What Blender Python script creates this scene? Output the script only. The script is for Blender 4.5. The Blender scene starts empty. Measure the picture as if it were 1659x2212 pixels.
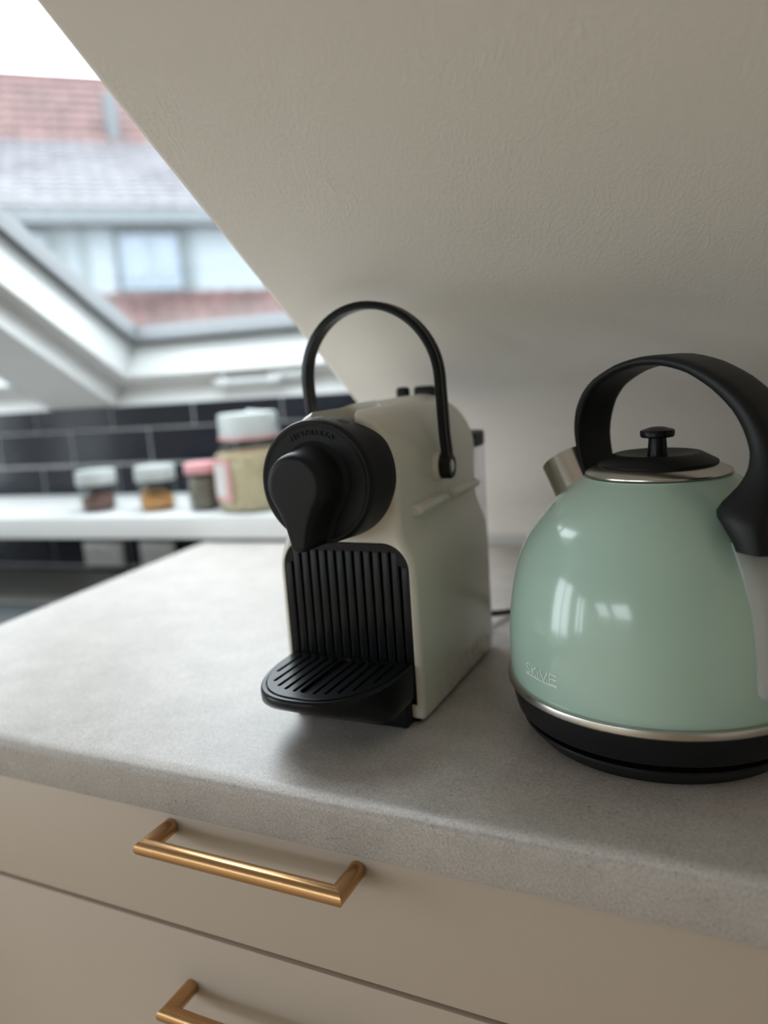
import bpy, bmesh, math, random
from mathutils import Vector, Matrix
random.seed(7)
SC = bpy.context.scene
COL = SC.collection
R = math.radians
T = 0.91                      # height of the worktop above the floor
WA = R(7.07)                  # the room is turned this much against the worktop's front edge

# ------------------------------------------------------------------ camera
cam_d = bpy.data.cameras.new('camera')
cam = bpy.data.objects.new('camera', cam_d); COL.objects.link(cam)
cam_d.sensor_fit = 'HORIZONTAL'; cam_d.sensor_width = 24.0; cam_d.lens = 24.0 * 1704.9 / 1659
cam_d.clip_start = 0.02; cam_d.clip_end = 200
cr, cu, cb = Vector((.9028, .4247, -.0683)), Vector((-.0137, .1870, .9823)), Vector((.4299, -.8858, .1747))
cam.matrix_world = Matrix(((cr.x, cu.x, cb.x, 0), (cr.y, cu.y, cb.y, 0), (cr.z, cu.z, cb.z, T + .2735), (0, 0, 0, 1)))
cam_d.dof.use_dof = True; cam_d.dof.focus_distance = 0.53; cam_d.dof.aperture_fstop = 2.6; cam_d.dof.aperture_blades = 0
SC.camera = cam

# ------------------------------------------------------------------ world: one even overcast sky
wd = bpy.data.worlds.new('world'); SC.world = wd; wd.use_nodes = True
wn = wd.node_tree.nodes; bg = wn['Background']
bg.inputs[0].default_value = (.90, .95, 1.0, 1); bg.inputs[1].default_value = 3.0

# ------------------------------------------------------------------ exposure and view
SC.view_settings.view_transform = 'Standard'; SC.view_settings.look = 'None'
SC.view_settings.gamma = 1; SC.view_settings.use_curve_mapping = False
SC.view_settings.exposure = 1.45
try:
    SC.cycles.use_denoising = True
    SC.cycles.max_bounces = 10; SC.cycles.diffuse_bounces = 6; SC.cycles.transparent_max_bounces = 16
    SC.cycles.sample_clamp_indirect = 6.0
    SC.cycles.caustics_reflective = False; SC.cycles.caustics_refractive = False
except Exception:
    pass

# ================================================================== materials
def new_mat(name):
    m = bpy.data.materials.new(name); m.use_nodes = True
    return m, m.node_tree.nodes, m.node_tree.links, m.node_tree.nodes['Principled BSDF']
def srgb(r, g, b):
    f = lambda c: (c / 255) / 12.92 if c / 255 <= .04045 else ((c / 255 + .055) / 1.055) ** 2.4
    return (f(r), f(g), f(b), 1)
def mat(name, col, rough=.5, metal=0.0, spec=.5, bump=0.0, scale=200, detail=3, var=0.0, vscale=8, stretch=None, coat=0.0):
    m, n, l, p = new_mat(name)
    p.inputs['Base Color'].default_value = col; p.inputs['Roughness'].default_value = rough
    p.inputs['Metallic'].default_value = metal; p.inputs['Specular IOR Level'].default_value = spec
    p.inputs['Coat Weight'].default_value = coat; p.inputs['Coat Roughness'].default_value = .05
    tc = n.new('ShaderNodeTexCoord'); mp = n.new('ShaderNodeMapping'); l.new(tc.outputs['Object'], mp.inputs[0])
    if stretch: mp.inputs['Scale'].default_value = stretch
    if bump:
        t = n.new('ShaderNodeTexNoise'); t.inputs['Scale'].default_value = scale; t.inputs['Detail'].default_value = detail
        l.new(mp.outputs[0], t.inputs['Vector'])
        b = n.new('ShaderNodeBump'); b.inputs['Strength'].default_value = 1; b.inputs['Distance'].default_value = bump
        l.new(t.outputs[0], b.inputs['Height']); l.new(b.outputs[0], p.inputs['Normal'])
    if var:
        t = n.new('ShaderNodeTexNoise'); t.inputs['Scale'].default_value = vscale; t.inputs['Detail'].default_value = 4
        l.new(mp.outputs[0], t.inputs['Vector'])
        mr = n.new('ShaderNodeMapRange'); mr.inputs[1].default_value = .3; mr.inputs[2].default_value = .7
        mr.inputs[3].default_value = 1 - var; mr.inputs[4].default_value = 1 + var
        l.new(t.outputs[0], mr.inputs[0])
        mx = n.new('ShaderNodeVectorMath'); mx.operation = 'MULTIPLY'; mx.inputs[0].default_value = col[:3]
        l.new(mr.outputs[0], mx.inputs[1]); l.new(mx.outputs[0], p.inputs['Base Color'])
    return m
def glass_mat(name, tint=(1, 1, 1, 1), rough=.0, ior=1.45):
    m, n, l, p = new_mat(name); n.remove(p)
    o = n['Material Output']; tr = n.new('ShaderNodeBsdfTransparent'); tr.inputs[0].default_value = tint
    g = n.new('ShaderNodeBsdfGlossy'); g.inputs['Roughness'].default_value = rough
    lw = n.new('ShaderNodeLayerWeight'); pw = n.new('ShaderNodeMath'); pw.operation = 'POWER'; pw.inputs[1].default_value = 5
    fr = n.new('ShaderNodeMath'); fr.operation = 'MULTIPLY_ADD'; fr.inputs[1].default_value = .95; fr.inputs[2].default_value = .04
    l.new(lw.outputs['Facing'], pw.inputs[0]); l.new(pw.outputs[0], fr.inputs[0])
    mx = n.new('ShaderNodeMixShader'); l.new(fr.outputs[0], mx.inputs[0]); l.new(tr.outputs[0], mx.inputs[1]); l.new(g.outputs[0], mx.inputs[2])
    l.new(mx.outputs[0], o.inputs[0])
    return m
M = {}
def plaster():
    m, n, l, p = new_mat('plaster')
    p.inputs['Base Color'].default_value = (.83, .79, .73, 1); p.inputs['Roughness'].default_value = .75; p.inputs['Specular IOR Level'].default_value = .3
    tc = n.new('ShaderNodeTexCoord')
    mp = n.new('ShaderNodeMapping'); mp.inputs['Scale'].default_value = (1.0, .5, .5); mp.inputs['Rotation'].default_value = (0, 0, R(22))
    l.new(tc.outputs['Object'], mp.inputs[0])
    w = n.new('ShaderNodeTexNoise'); w.inputs['Scale'].default_value = 22; w.inputs['Detail'].default_value = 2
    l.new(tc.outputs['Object'], w.inputs['Vector'])
    ad = n.new('ShaderNodeVectorMath'); ad.operation = 'MULTIPLY_ADD'; ad.inputs[1].default_value = (.018, .018, .018)
    l.new(w.outputs['Color'], ad.inputs[0]); l.new(mp.outputs[0], ad.inputs[2])
    t = n.new('ShaderNodeTexNoise'); t.inputs['Scale'].default_value = 360; t.inputs['Detail'].default_value = 2; t.inputs['Roughness'].default_value = .5
    l.new(ad.outputs[0], t.inputs['Vector'])
    rp = n.new('ShaderNodeMapRange'); rp.inputs[1].default_value = .42; rp.inputs[2].default_value = .78; l.new(t.outputs[0], rp.inputs[0])
    t2 = n.new('ShaderNodeTexNoise'); t2.inputs['Scale'].default_value = 14; t2.inputs['Detail'].default_value = 2; l.new(tc.outputs['Object'], t2.inputs['Vector'])
    mu = n.new('ShaderNodeMath'); mu.operation = 'MULTIPLY'; l.new(rp.outputs[0], mu.inputs[0]); l.new(t2.outputs[0], mu.inputs[1])
    b = n.new('ShaderNodeBump'); b.inputs['Distance'].default_value = .00036; b.inputs['Strength'].default_value = .8
    l.new(mu.outputs[0], b.inputs['Height']); l.new(b.outputs[0], p.inputs['Normal'])
    return m
M['plaster'] = plaster()
def worktop_mat():
    m, n, l, p = new_mat('stone_laminate')
    p.inputs['Roughness'].default_value = .42; p.inputs['Specular IOR Level'].default_value = .45
    tc = n.new('ShaderNodeTexCoord')
    def noise(s, d, r=.5):
        t = n.new('ShaderNodeTexNoise'); t.inputs['Scale'].default_value = s; t.inputs['Detail'].default_value = d; t.inputs['Roughness'].default_value = r
        l.new(tc.outputs['Object'], t.inputs['Vector']); return t.outputs[0]
    def mapr(o, a, b, c, d):
        k = n.new('ShaderNodeMapRange'); l.new(o, k.inputs[0])
        for i, v in enumerate((a, b, c, d)): k.inputs[i + 1].default_value = v
        return k.outputs[0]
    def mul(a, b):
        k = n.new('ShaderNodeMath'); k.operation = 'MULTIPLY'; l.new(a, k.inputs[0]); l.new(b, k.inputs[1]); return k.outputs[0]
    fine = mapr(noise(650, 3, .65), .3, .7, .74, 1.22)
    mid = mapr(noise(26, 5, .65), .3, .7, .9, 1.09)
    pits = mapr(noise(480, 1), .64, .72, 1.0, .66)
    area = mapr(noise(20, 2), .42, .6, 0, 1)
    mixp = n.new('ShaderNodeMix'); mixp.data_type = 'FLOAT'; l.new(area, mixp.inputs[0]); mixp.inputs[2].default_value = 1; l.new(pits, mixp.inputs[3])
    f = mul(mul(fine, mid), mixp.outputs[0])
    v = n.new('ShaderNodeVectorMath'); v.operation = 'MULTIPLY'; v.inputs[0].default_value = (.50, .46, .43); l.new(f, v.inputs[1])
    l.new(v.outputs[0], p.inputs['Base Color'])
    b = n.new('ShaderNodeBump'); b.inputs['Distance'].default_value = .00012; l.new(fine, b.inputs['Height']); l.new(b.outputs[0], p.inputs['Normal'])
    return m
M['worktop'] = worktop_mat()
M['white'] = mat('white_paint', (.66, .66, .65, 1), .4, var=.02)
M['white_frame'] = mat('white_window_lacquer', (.60, .615, .61, 1), .35, var=.02)
M['lining'] = mat('lining_board', (.50, .495, .475, 1), .5, var=.03)
M['front'] = mat('greige_lacquer', (.58, .49, .405, 1), .5, spec=.35, var=.015, vscale=5, bump=.00002, scale=600)
M['carcass'] = mat('dark_gap_board', (.045, .04, .032, 1), .7, var=.1)
M['brass'] = mat('brushed_copper_brass', (.56, .33, .16, 1), .26, metal=1, bump=.00002, scale=300, stretch=(1, 25, 25))
M['cream'] = mat('cream_gloss_plastic', (.70, .675, .595, 1), .22, spec=.5, var=.01)
M['black'] = mat('black_matt_plastic', (.010, .0105, .0115, 1), .42, spec=.2, bump=.00004, scale=1600, detail=2, var=.05)
M['black_s'] = mat('black_satin_plastic', (.008, .0085, .0095, 1), .3, spec=.2, var=.05)
M['black_d'] = mat('black_recess', (.006, .006, .006, 1), .7, var=.05)
M['steel'] = mat('brushed_steel', (.60, .57, .53, 1), .27, metal=1, bump=.00002, scale=260, stretch=(1, 1, 14))
M['screw'] = mat('bright_screw', (.62, .63, .63, 1), .25, metal=1, var=.05)
M['mint'] = mat('mint_enamel', (.45, .63, .54, 1), .16, spec=.5, var=.008, coat=.3)
M['print'] = mat('pale_print', (.95, .98, .96, 1), .5, var=.02)
M['gauge'] = mat('milky_clear_plastic', (.50, .54, .53, 1), .12, spec=.5, var=.05)
M['rubber'] = mat('black_cable_rubber', (.014, .014, .015, 1), .5, var=.05)
M['tile'] = mat('black_glazed_tile', (.006, .008, .014, 1), .15, spec=.25, bump=.0006, scale=12, detail=1, var=.12)
M['grout'] = mat('grey_grout', (.33, .33, .33, 1), .9, var=.1, vscale=60)
M['floor'] = mat('oak_floor', (.60, .48, .35, 1), .45, var=.12, vscale=3, stretch=(1, 9, 1))
M['glass'] = glass_mat('window_pane_glass', (.96, .985, .99, 1))
M['tank'] = glass_mat('smoky_clear_plastic', (.84, .84, .86, 1), .05)
M['jar_glass'] = glass_mat('jar_glass', (.90, .93, .92, 1), .02)
M['gasket'] = mat('grey_gasket', (.12, .125, .13, 1), .6, var=.05)
M['grey_top'] = mat('grey_stone_top', (.34, .335, .315, 1), .4, var=.1, vscale=30)
M['socket'] = mat('socket_plastic', (.62, .61, .58, 1), .35, var=.02)

# ================================================================== helpers
def finish(ob, parent=None, **tags):
    COL.objects.link(ob)
    if parent: ob.parent = parent
    for k, v in tags.items(): ob[k] = v
    return ob
def shade(me, ang=35):
    me.shade_smooth()
    if ang is not None: me.set_sharp_from_angle(angle=R(ang))
def obj(name, vs, fs, m, parent=None, ang=35, **tags):
    me = bpy.data.meshes.new(name); me.from_pydata([tuple(v) for v in vs], [], fs); me.update()
    bm = bmesh.new(); bm.from_mesh(me); bmesh.ops.recalc_face_normals(bm, faces=bm.faces); bm.to_mesh(me); bm.free()
    me.materials.append(M[m]); shade(me, ang)
    return finish(bpy.data.objects.new(name, me), parent, **tags)
def thing(name, label, cat, loc=(0, 0, 0), rz=0, group=None):
    o = bpy.data.objects.new(name, None); o.empty_display_size = .05
    o.location = loc; o.rotation_euler = (0, 0, rz); o['label'] = label; o['category'] = cat
    if group: o['group'] = group
    COL.objects.link(o); return o
class MB:                                  # a little mesh collector
    def __init__(s): s.v = []; s.f = []
    def add(s, vs, fs):
        k = len(s.v); s.v += [tuple(v) for v in vs]; s.f += [tuple(i + k for i in f) for f in fs]; return s
    def box(s, a, b):
        x0, y0, z0 = a; x1, y1, z1 = b
        return s.add([(x0, y0, z0), (x1, y0, z0), (x1, y1, z0), (x0, y1, z0), (x0, y0, z1), (x1, y0, z1), (x1, y1, z1), (x0, y1, z1)],
                     [(0, 3, 2, 1), (4, 5, 6, 7), (0, 1, 5, 4), (1, 2, 6, 5), (2, 3, 7, 6), (3, 0, 4, 7)])
    def quad(s, *p): return s.add(p, [tuple(range(len(p)))])
    def loft(s, rings, cap=(True, True), closed=True):
        n = len(rings[0]); k = len(s.v); m = n if closed else n - 1
        for r in rings: s.v += [tuple(p) for p in r]
        for i in range(len(rings) - 1):
            for j in range(m):
                a = k + i * n + j; b = k + i * n + (j + 1) % n
                s.f.append((a, b, b + n, a + n))
        if cap[0]: s.f.append(tuple(range(k, k + n))[::-1])
        if cap[1]: s.f.append(tuple(range(k + (len(rings) - 1) * n, k + len(rings) * n)))
        return s
    def lathe(s, prof, seg=64, cx=0, cy=0, cap=(True, True)):
        return s.loft([[(cx + r * math.cos(2 * math.pi * j / seg), cy + r * math.sin(2 * math.pi * j / seg), z) for j in range(seg)] for r, z in prof], cap)
    def build(s, name, m, parent=None, ang=35, **tags): return obj(name, s.v, s.f, m, parent, ang, **tags)
def bevel_box(name, a, b, m, parent=None, r=.002, seg=2, **tags):
    bm = bmesh.new(); bmesh.ops.create_cube(bm, size=1)
    for v in bm.verts:
        v.co = Vector([(a[i] + b[i]) / 2 + v.co[i] * (b[i] - a[i]) for i in range(3)])
    bmesh.ops.bevel(bm, geom=list(bm.edges), offset=r, segments=seg, profile=.5, affect='EDGES')
    me = bpy.data.meshes.new(name); bm.to_mesh(me); bm.free(); me.materials.append(M[m]); shade(me, 40)
    return finish(bpy.data.objects.new(name, me), parent, **tags)
def tube(pts, r, seg=10, closed=False):
    P = [Vector(p) for p in pts]; rings = []; n = len(P)
    for i, p in enumerate(P):
        t = ((P[(i + 1) % n] if closed or i + 1 < n else p) - (P[i - 1] if closed or i > 0 else p)).normalized()
        up = Vector((0, 0, 1)) if abs(t.z) < .9 else Vector((1, 0, 0))
        a = t.cross(up).normalized(); b = a.cross(t).normalized()
        rings.append([p + (a * math.cos(2 * math.pi * j / seg) + b * math.sin(2 * math.pi * j / seg)) * r for j in range(seg)])
    if closed: rings.append(rings[0])
    return MB().loft(rings, (not closed, not closed))
def evaluated_mesh(ob):
    dg = bpy.context.evaluated_depsgraph_get(); dg.update()
    return bpy.data.meshes.new_from_object(ob.evaluated_get(dg))
def plate(outlines, depth, bevel=.0004):
    """flat plate in its own XY plane with holes; centred on z=0"""
    c = bpy.data.curves.new('plate', 'CURVE'); c.dimensions = '2D'; c.fill_mode = 'BOTH'; c.extrude = depth / 2 - bevel
    c.bevel_depth = bevel; c.bevel_resolution = 1
    for o in outlines:
        sp = c.splines.new('POLY'); sp.points.add(len(o) - 1); sp.use_cyclic_u = True
        for i, (x, y) in enumerate(o): sp.points[i].co = (x, y, 0, 1)
    ob = bpy.data.objects.new('plate', c); COL.objects.link(ob); me = evaluated_mesh(ob)
    bpy.data.objects.remove(ob); bpy.data.curves.remove(c)
    return me
def text_mesh(s, size, depth=.0003, offset=0.0, align='CENTER', space=1.0):
    c = bpy.data.curves.new('text', 'FONT'); c.body = s; c.size = size; c.extrude = depth; c.align_x = align; c.offset = offset; c.space_character = space
    c.resolution_u = 4
    ob = bpy.data.objects.new('text', c); COL.objects.link(ob); me = evaluated_mesh(ob)
    bpy.data.objects.remove(ob); bpy.data.curves.remove(c)
    return me
def mesh_child(name, me, m, parent, fn=None, ang=35, **tags):
    if fn:
        for v in me.vertices: v.co = Vector(fn(v.co))
    me.name = name; me.materials.clear(); me.materials.append(M[m]); me.update(); shade(me, ang)
    return finish(bpy.data.objects.new(name, me), parent, **tags)
def struct(o): o['kind'] = 'structure'; return o

# ================================================================== the room (room axes: turned by WA about the origin)
def room(o): o.rotation_euler = (0, 0, WA); return o
TH = R(28.5); C_, S_ = math.cos(TH), math.sin(TH)
OY, OZ = 1.47, T + .239            # foot of the roof slope above the tiled wall
def sl(x, s, n=0): return (x, OY - s * C_ + n * S_, OZ + s * S_ + n * C_)
RIDGE = 2.72
XL, XR = -3.7, 1.75
YB = OY - 2 * RIDGE * C_ + 0.0
def slb(x, s, n=0): return (x, YB + s * C_ - n * S_, OZ + s * S_ + n * C_)
def slope_with_holes(name, f, holes, x0, x1, s0, s1):
    xs = sorted({x0, x1, *[h[0] for h in holes], *[h[1] for h in holes]}); ss = sorted({s0, s1, *[h[2] for h in holes], *[h[3] for h in holes]})
    mb = MB()
    for i in range(len(xs) - 1):
        for j in range(len(ss) - 1):
            xm, sm = (xs[i] + xs[i + 1]) / 2, (ss[j] + ss[j + 1]) / 2
            if any(h[0] < xm < h[1] and h[2] < sm < h[3] for h in holes): continue
            mb.quad(f(xs[i], ss[j]), f(xs[i + 1], ss[j]), f(xs[i + 1], ss[j + 1]), f(xs[i], ss[j + 1]))
    o = mb.build(name, 'lining'); room(o); return struct(o)
SKY = [(-1.10, -.42, 0.0, 1.10), (-2.05, -1.272, 0.0, .70)]
SKYB = [(-3.55, -2.42, .04, 1.05), (-2.32, -1.2, .04, 1.05)]  # unseen rear skylights, added to brighten drawers and ceiling
GW = [(-2.1, -1.4, .55, 1.75), (-1.05, .15, .35, 2.05)]        # added unseen windows in the left gable, for room light: y0, y1, z0, z1
slope_with_holes('ceiling', sl, SKY, XL, XR, 0, RIDGE)
slope_with_holes('ceiling', slb, SKYB, XL, XR, 0, RIDGE)

# lowered slope over the worktop with the knee wall below it
X0, KY, KZ, TH2 = -.308, 1.19, .05, R(28)
prof = [(KY, T - .06)]
for i in range(9):                      # rounded crease between knee wall and slope
    a = i / 8; r0 = .045
    p0, p1, p2 = Vector((KY, KZ - r0)), Vector((KY, KZ)), Vector((KY - r0 * math.cos(TH2), KZ + r0 * math.sin(TH2)))
    q = p0 * (1 - a) ** 2 + p1 * 2 * a * (1 - a) + p2 * a * a; prof.append((q.x, T + q.y))
knee = prof[:5]; slope = prof[4:] + [(-.9, T + KZ + (KY + .9) * math.tan(TH2))]
def sheet(name, pr, back):
    mb = MB(); r = .006
    rings = [[(X0, y + back[0], z + back[1]) for y, z in pr], [(X0, y + r * back[0] / .2, z + r * back[1] / .2) for y, z in pr], [(X0 + r * .3, y + r * .3 * back[0] / .2, z + r * .3 * back[1] / .2) for y, z in pr],
             [(X0 + r, y, z) for y, z in pr], [(XR, y, z) for y, z in pr]]
    mb.loft(rings, (False, False), closed=False)
    o = mb.build(name, 'plaster', ang=60); room(o); return struct(o)
sheet('wall_back', knee, (.2, .0)); lowered = sheet('ceiling', slope, (.09, .17))
mb = MB(); mb.quad((X0, -.9, T + KZ + (KY + .9) * math.tan(TH2)), (XR, -.9, T + KZ + (KY + .9) * math.tan(TH2)), (XR, -.9, OZ + RIDGE * S_), (X0, -.9, OZ + RIDGE * S_))
mb.build('panel', 'plaster', lowered)

# tiled wall at the back of the recess
wt = MB().box((XL, OY - .005, T - .9), (X0 + .25, OY + .02, OZ)).build('wall_far', 'grout'); room(struct(wt))
tl, th_, g = .206, .0745, .003
def tile_mesh():
    bm = bmesh.new(); bmesh.ops.create_cube(bm, size=1)
    for v in bm.verts: v.co = Vector((v.co.x * (tl - g), v.co.y * .008, v.co.z * (th_ - g)))
    bmesh.ops.bevel(bm, geom=[e for e in bm.edges if all(v.co.y < 0 for v in e.verts)], offset=.002, segments=1, affect='EDGES')
    me = bpy.data.meshes.new('tile'); bm.to_mesh(me); bm.free(); me.materials.append(M['tile']); shade(me, 30); return me
tme = tile_mesh()
rows = [T + .239 - .0245, T + .1512, T + .0737, T - .0038, T - .0813, T - .1588]
for i, zc in enumerate(rows):
    off = -1.0221 + (tl / 2 if i % 2 == 0 else 0) + (.012 if i % 2 == 0 else 0)
    for k in range(-7, 4):
        x = off + tl / 2 + k * tl
        if not (-2.45 < x < -.28): continue
        o = bpy.data.objects.new('tile', tme); o.location = (x, OY - .003 + random.uniform(-.0006, .0006), zc)
        if i == 0: o.scale = (1, 1, .049 / th_)
        o.rotation_euler = (random.uniform(-.006, .006), 0, random.uniform(-.005, .005)); finish(o, wt)

# remaining shell
fl = MB(); fl.box((XL - .1, YB - .3, -.1), (XR + .1, OY + .3, 0)); room(struct(fl.build('floor', 'floor')))
def gable(name, x):
    pts = [(OY + .3, 0), (OY + .3, OZ - .15), (OY - RIDGE * C_, OZ + RIDGE * S_ + .05), (YB - .3, OZ - .15), (YB - .3, 0)]
    s = .1 if x > 0 else -.1
    mb = MB().loft([[(x, y, z) for y, z in pts], [(x + s, y, z) for y, z in pts]]); o = mb.build(name, 'plaster'); room(struct(o))
gable('wall_right', XR)
def left_gable():                 # left gable with openings for the added windows
    f = lambda y: min(OZ + (OY - y) / C_ * S_, OZ + (y - YB) / C_ * S_) + .03
    ys_ = sorted({OY + .3, YB - .3, OY - RIDGE * C_, *[v for w in GW for v in w[:2]]})
    mb = MB()
    for a, b in zip(ys_, ys_[1:]):
        hol = [w for w in GW if w[0] < (a + b) / 2 < w[1]]
        fa, fb = f(a), f(b)
        if hol:
            mb.quad((XL, a, 0), (XL, b, 0), (XL, b, hol[0][2]), (XL, a, hol[0][2])); mb.quad((XL, a, hol[0][3]), (XL, b, hol[0][3]), (XL, b, max(fb, hol[0][3])), (XL, a, max(fa, hol[0][3])))
        else: mb.quad((XL, a, 0), (XL, b, 0), (XL, b, fb), (XL, a, fa))
    room(struct(mb.build('wall_left', 'plaster')))
left_gable()
o = MB().box((XL, YB - .1, 0), (XR, YB, OZ)).build('wall_front', 'plaster'); room(struct(o))
o = MB().box((X0 + .25, OY, 0), (XR, OY + .05, OZ)).build('wall_rear', 'plaster'); room(struct(o))

# ------------------------------------------------------------------ skylights
def skylight(name, f, h, handle=False, flip=1):
    x0, x1, s0, s1 = h
    root = bpy.data.objects.new(name, None); root['kind'] = 'structure'; COL.objects.link(root); room(root)
    def rect(i, n): return [f(x0 + i, s0 + i, n), f(x1 - i, s0 + i, n), f(x1 - i, s1 - i, n), f(x0 + i, s1 - i, n)]
    MB().loft([rect(0, -.002), rect(-.0, .045)], (False, False)).build('lining', 'white', root)
    MB().loft([rect(-.03, .043), rect(.046, .043), rect(.046, .047)], (False, False)).build('frame', 'lining', root)
    MB().loft([rect(.046, .047), rect(.05, .108), rect(.06, .108)], (False, False)).build('sash', 'white_frame', root)
    MB().loft([rect(.058, .108), rect(.058, .112), rect(.074, .112), rect(.074, .118)], (False, False)).build('gasket', 'gasket', root)
    MB().loft([rect(.066, .114), rect(.066, .120)], (True, True)).build('pane', 'glass', root)
    MB().loft([rect(-.06, .045), rect(-.06, .15), rect(.07, .15), rect(.07, .121)], (False, False)).build('outer_frame', 'gasket', root)
    if handle:
        a, b = -.845, -.695
        hb = MB()
        ring = lambda x, s: [f(x, s + .007 * math.cos(t), .026 + .006 * math.sin(t)) for t in [2 * math.pi * k / 12 for k in range(12)]]
        hb.loft([ring(a, .025), ring(a + .006, .026), ring(b - .006, .026), ring(b, .025)])
        for xx in (a + .02, b - .02): hb.add([f(xx + dx, .025 + ds, n) for n in (.02, .044) for dx, ds in ((-.006, -.006), (.006, -.006), (.006, .006), (-.006, .006))],
                                             [(0, 1, 2, 3), (4, 5, 6, 7), (0, 1, 5, 4), (1, 2, 6, 5), (2, 3, 7, 6), (3, 0, 4, 7)])
        hb.add([f(b + dx, .02 + ds, n) for n in (.03, .044) for dx, ds in ((-.01, -.014), (.055, -.014), (.055, .012), (-.01, .012))],
               [(0, 1, 2, 3), (4, 5, 6, 7), (0, 1, 5, 4), (1, 2, 6, 5), (2, 3, 7, 6), (3, 0, 4, 7)])
        hb.build('handle', 'white_frame', root)
    # a portal in the opening: guides the sky's own light, adds none
    ld = bpy.data.lights.new('sky_portal', 'AREA'); ld.shape = 'RECTANGLE'; ld.size = x1 - x0 - .1; ld.size_y = s1 - s0 - .1
    ld.cycles.is_portal = True
    lo = bpy.data.objects.new('sky_portal', ld); COL.objects.link(lo)
    c = Vector(f((x0 + x1) / 2, (s0 + s1) / 2, .135)); zax = (Vector(f(0, 0, 1)) - Vector(f(0, 0, 0))).normalized(); xax = Vector((1, 0, 0)); yax = zax.cross(xax)
    mt = Matrix((xax, yax, zax)).transposed().to_4x4(); mt.translation = c
    lo.matrix_world = Matrix.Rotation(WA, 4, 'Z') @ mt
skylight('window_1', sl, SKY[0], True); skylight('window_2', sl, SKY[1])
def added_gable_window(name, y0, y1, z0, z1):
    root = bpy.data.objects.new(name, None); root['kind'] = 'structure'; COL.objects.link(root); room(root)
    def rect(i, x): return [(x, y0 + i, z0 + i), (x, y1 - i, z0 + i), (x, y1 - i, z1 - i), (x, y0 + i, z1 - i)]
    MB().loft([rect(-.05, XL + .012), rect(.0, XL + .012), rect(.0, XL - .07)], (False, False)).build('lining', 'white', root)
    MB().loft([rect(0, XL - .06), rect(0, XL - .04), rect(.06, XL - .04), rect(.06, XL - .1), rect(0, XL - .1)], (False, False)).build('frame', 'white_frame', root)
    MB().loft([rect(.055, XL - .066), rect(.055, XL - .072)], (True, True)).build('pane', 'glass', root)
    m = (y0 + y1) / 2
    MB().box((XL - .09, m - .035, z0 + .06), (XL - .045, m + .035, z1 - .06)).build('mullion', 'white_frame', root)
    ld = bpy.data.lights.new('sky_portal', 'AREA'); ld.shape = 'RECTANGLE'; ld.size = y1 - y0 - .1; ld.size_y = z1 - z0 - .1; ld.cycles.is_portal = True
    lo = bpy.data.objects.new('sky_portal', ld); COL.objects.link(lo)
    mt = Matrix((Vector((0, 1, 0)), Vector((0, 0, -1)), Vector((-1, 0, 0)))).transposed().to_4x4(); mt.translation = (XL - .13, m, (z0 + z1) / 2)
    lo.matrix_world = Matrix.Rotation(WA, 4, 'Z') @ mt
skylight('window_5', slb, SKYB[0]); skylight('window_6', slb, SKYB[1])  # added skylights behind the camera, there for the extra daylight
for i, w in enumerate(GW): added_gable_window('window_%d' % (i + 3), *w)  # added out-of-view windows that let in more daylight

# ================================================================== outside: ground and the house across the street
HA = R(46); HX, HY = math.cos(HA), math.sin(HA)
gr = MB().box((-60, -60, -8.2), (60, 60, -8)); M['street'] = mat('street_paving', (.25, .25, .25, 1), .9, var=.1); struct(gr.build('ground', 'street'))
M['roof_red'] = mat('red_roof_tile', (.095, .050, .046, 1), .8, var=.35, vscale=2.2)
M['roof_grey'] = mat('grey_violet_roof_tile', (.105, .099, .107, 1), .75, var=.12, vscale=1.5)
M['facade'] = mat('pale_render', (.235, .265, .285, 1), .8, var=.02)
M['post'] = mat('grey_green_joint', (.13, .15, .152, 1), .7, var=.05)
M['house_pane'] = mat('house_window_glass', (.10, .135, .20, 1), .08, spec=.8, var=.1)
M['house_win'] = mat('house_window_frame', (.17, .205, .235, 1), .5, var=.05)
M['dark_trim'] = mat('dark_window_surround', (.06, .07, .08, 1), .6, var=.05)
M['zinc'] = mat('zinc_sheet', (.075, .085, .09, 1), .5, var=.1)
hs = thing('house', 'red tiled house across the street with long white dormer, seen through the skylight', 'house', (0, 0, T + .9), HA)
def tiles(name, m, x0, x1, p0, p1, nrow, wtile, base_m):
    """rows of single roof tiles between eave p0=(y,z) and ridge p1=(y,z), each proud at its lower end"""
    a, b = Vector(p0), Vector(p1); d = (b - a) / nrow; nn = Vector((-d.y, d.x)).normalized()
    if nn.y < 0: nn = -nn
    mb = MB()
    for i in range(nrow):
        q0 = a + d * i; q1 = a + d * (i + 1.08)
        k = int((x1 - x0) / wtile)
        for j in range(k):
            xa = x0 + j * wtile ; xb = xa + wtile * .96; h = random.uniform(.035, .05)
            xm = (xa + xb) / 2
            lo, hi = q0 + nn * h, q1 + nn * .012; lm, hm = lo + nn * .025, hi + nn * .025
            mb.add([(xa, q0.x, q0.y), (xm, q0.x, q0.y), (xb, q0.x, q0.y), (xa, lo.x, lo.y), (xm, lm.x, lm.y), (xb, lo.x, lo.y), (xa, hi.x, hi.y), (xm, hm.x, hm.y), (xb, hi.x, hi.y)],
                   [(0, 1, 4, 3), (1, 2, 5, 4), (3, 4, 7, 6), (4, 5, 8, 7)])
    rt = MB().loft([[(x, q.x, q.y) for q in (a, b, b - nn * .2, a - nn * .2)] for x in (x0, x1)]).build(base_m, m, hs)
    mb.build('roof_tile', m, rt, kind='stuff')
HXL, HXR = -7.0, 12.0
tiles('tiles', 'roof_red', HXL, HXR, (15.9, 3.60), (18.2, 5.62), 9, .26, 'main_roof')
tiles('tiles', 'roof_grey', HXL, HXR, (11.6, 1.76), (16.0, 3.78), 15, .26, 'dormer_roof')
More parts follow.
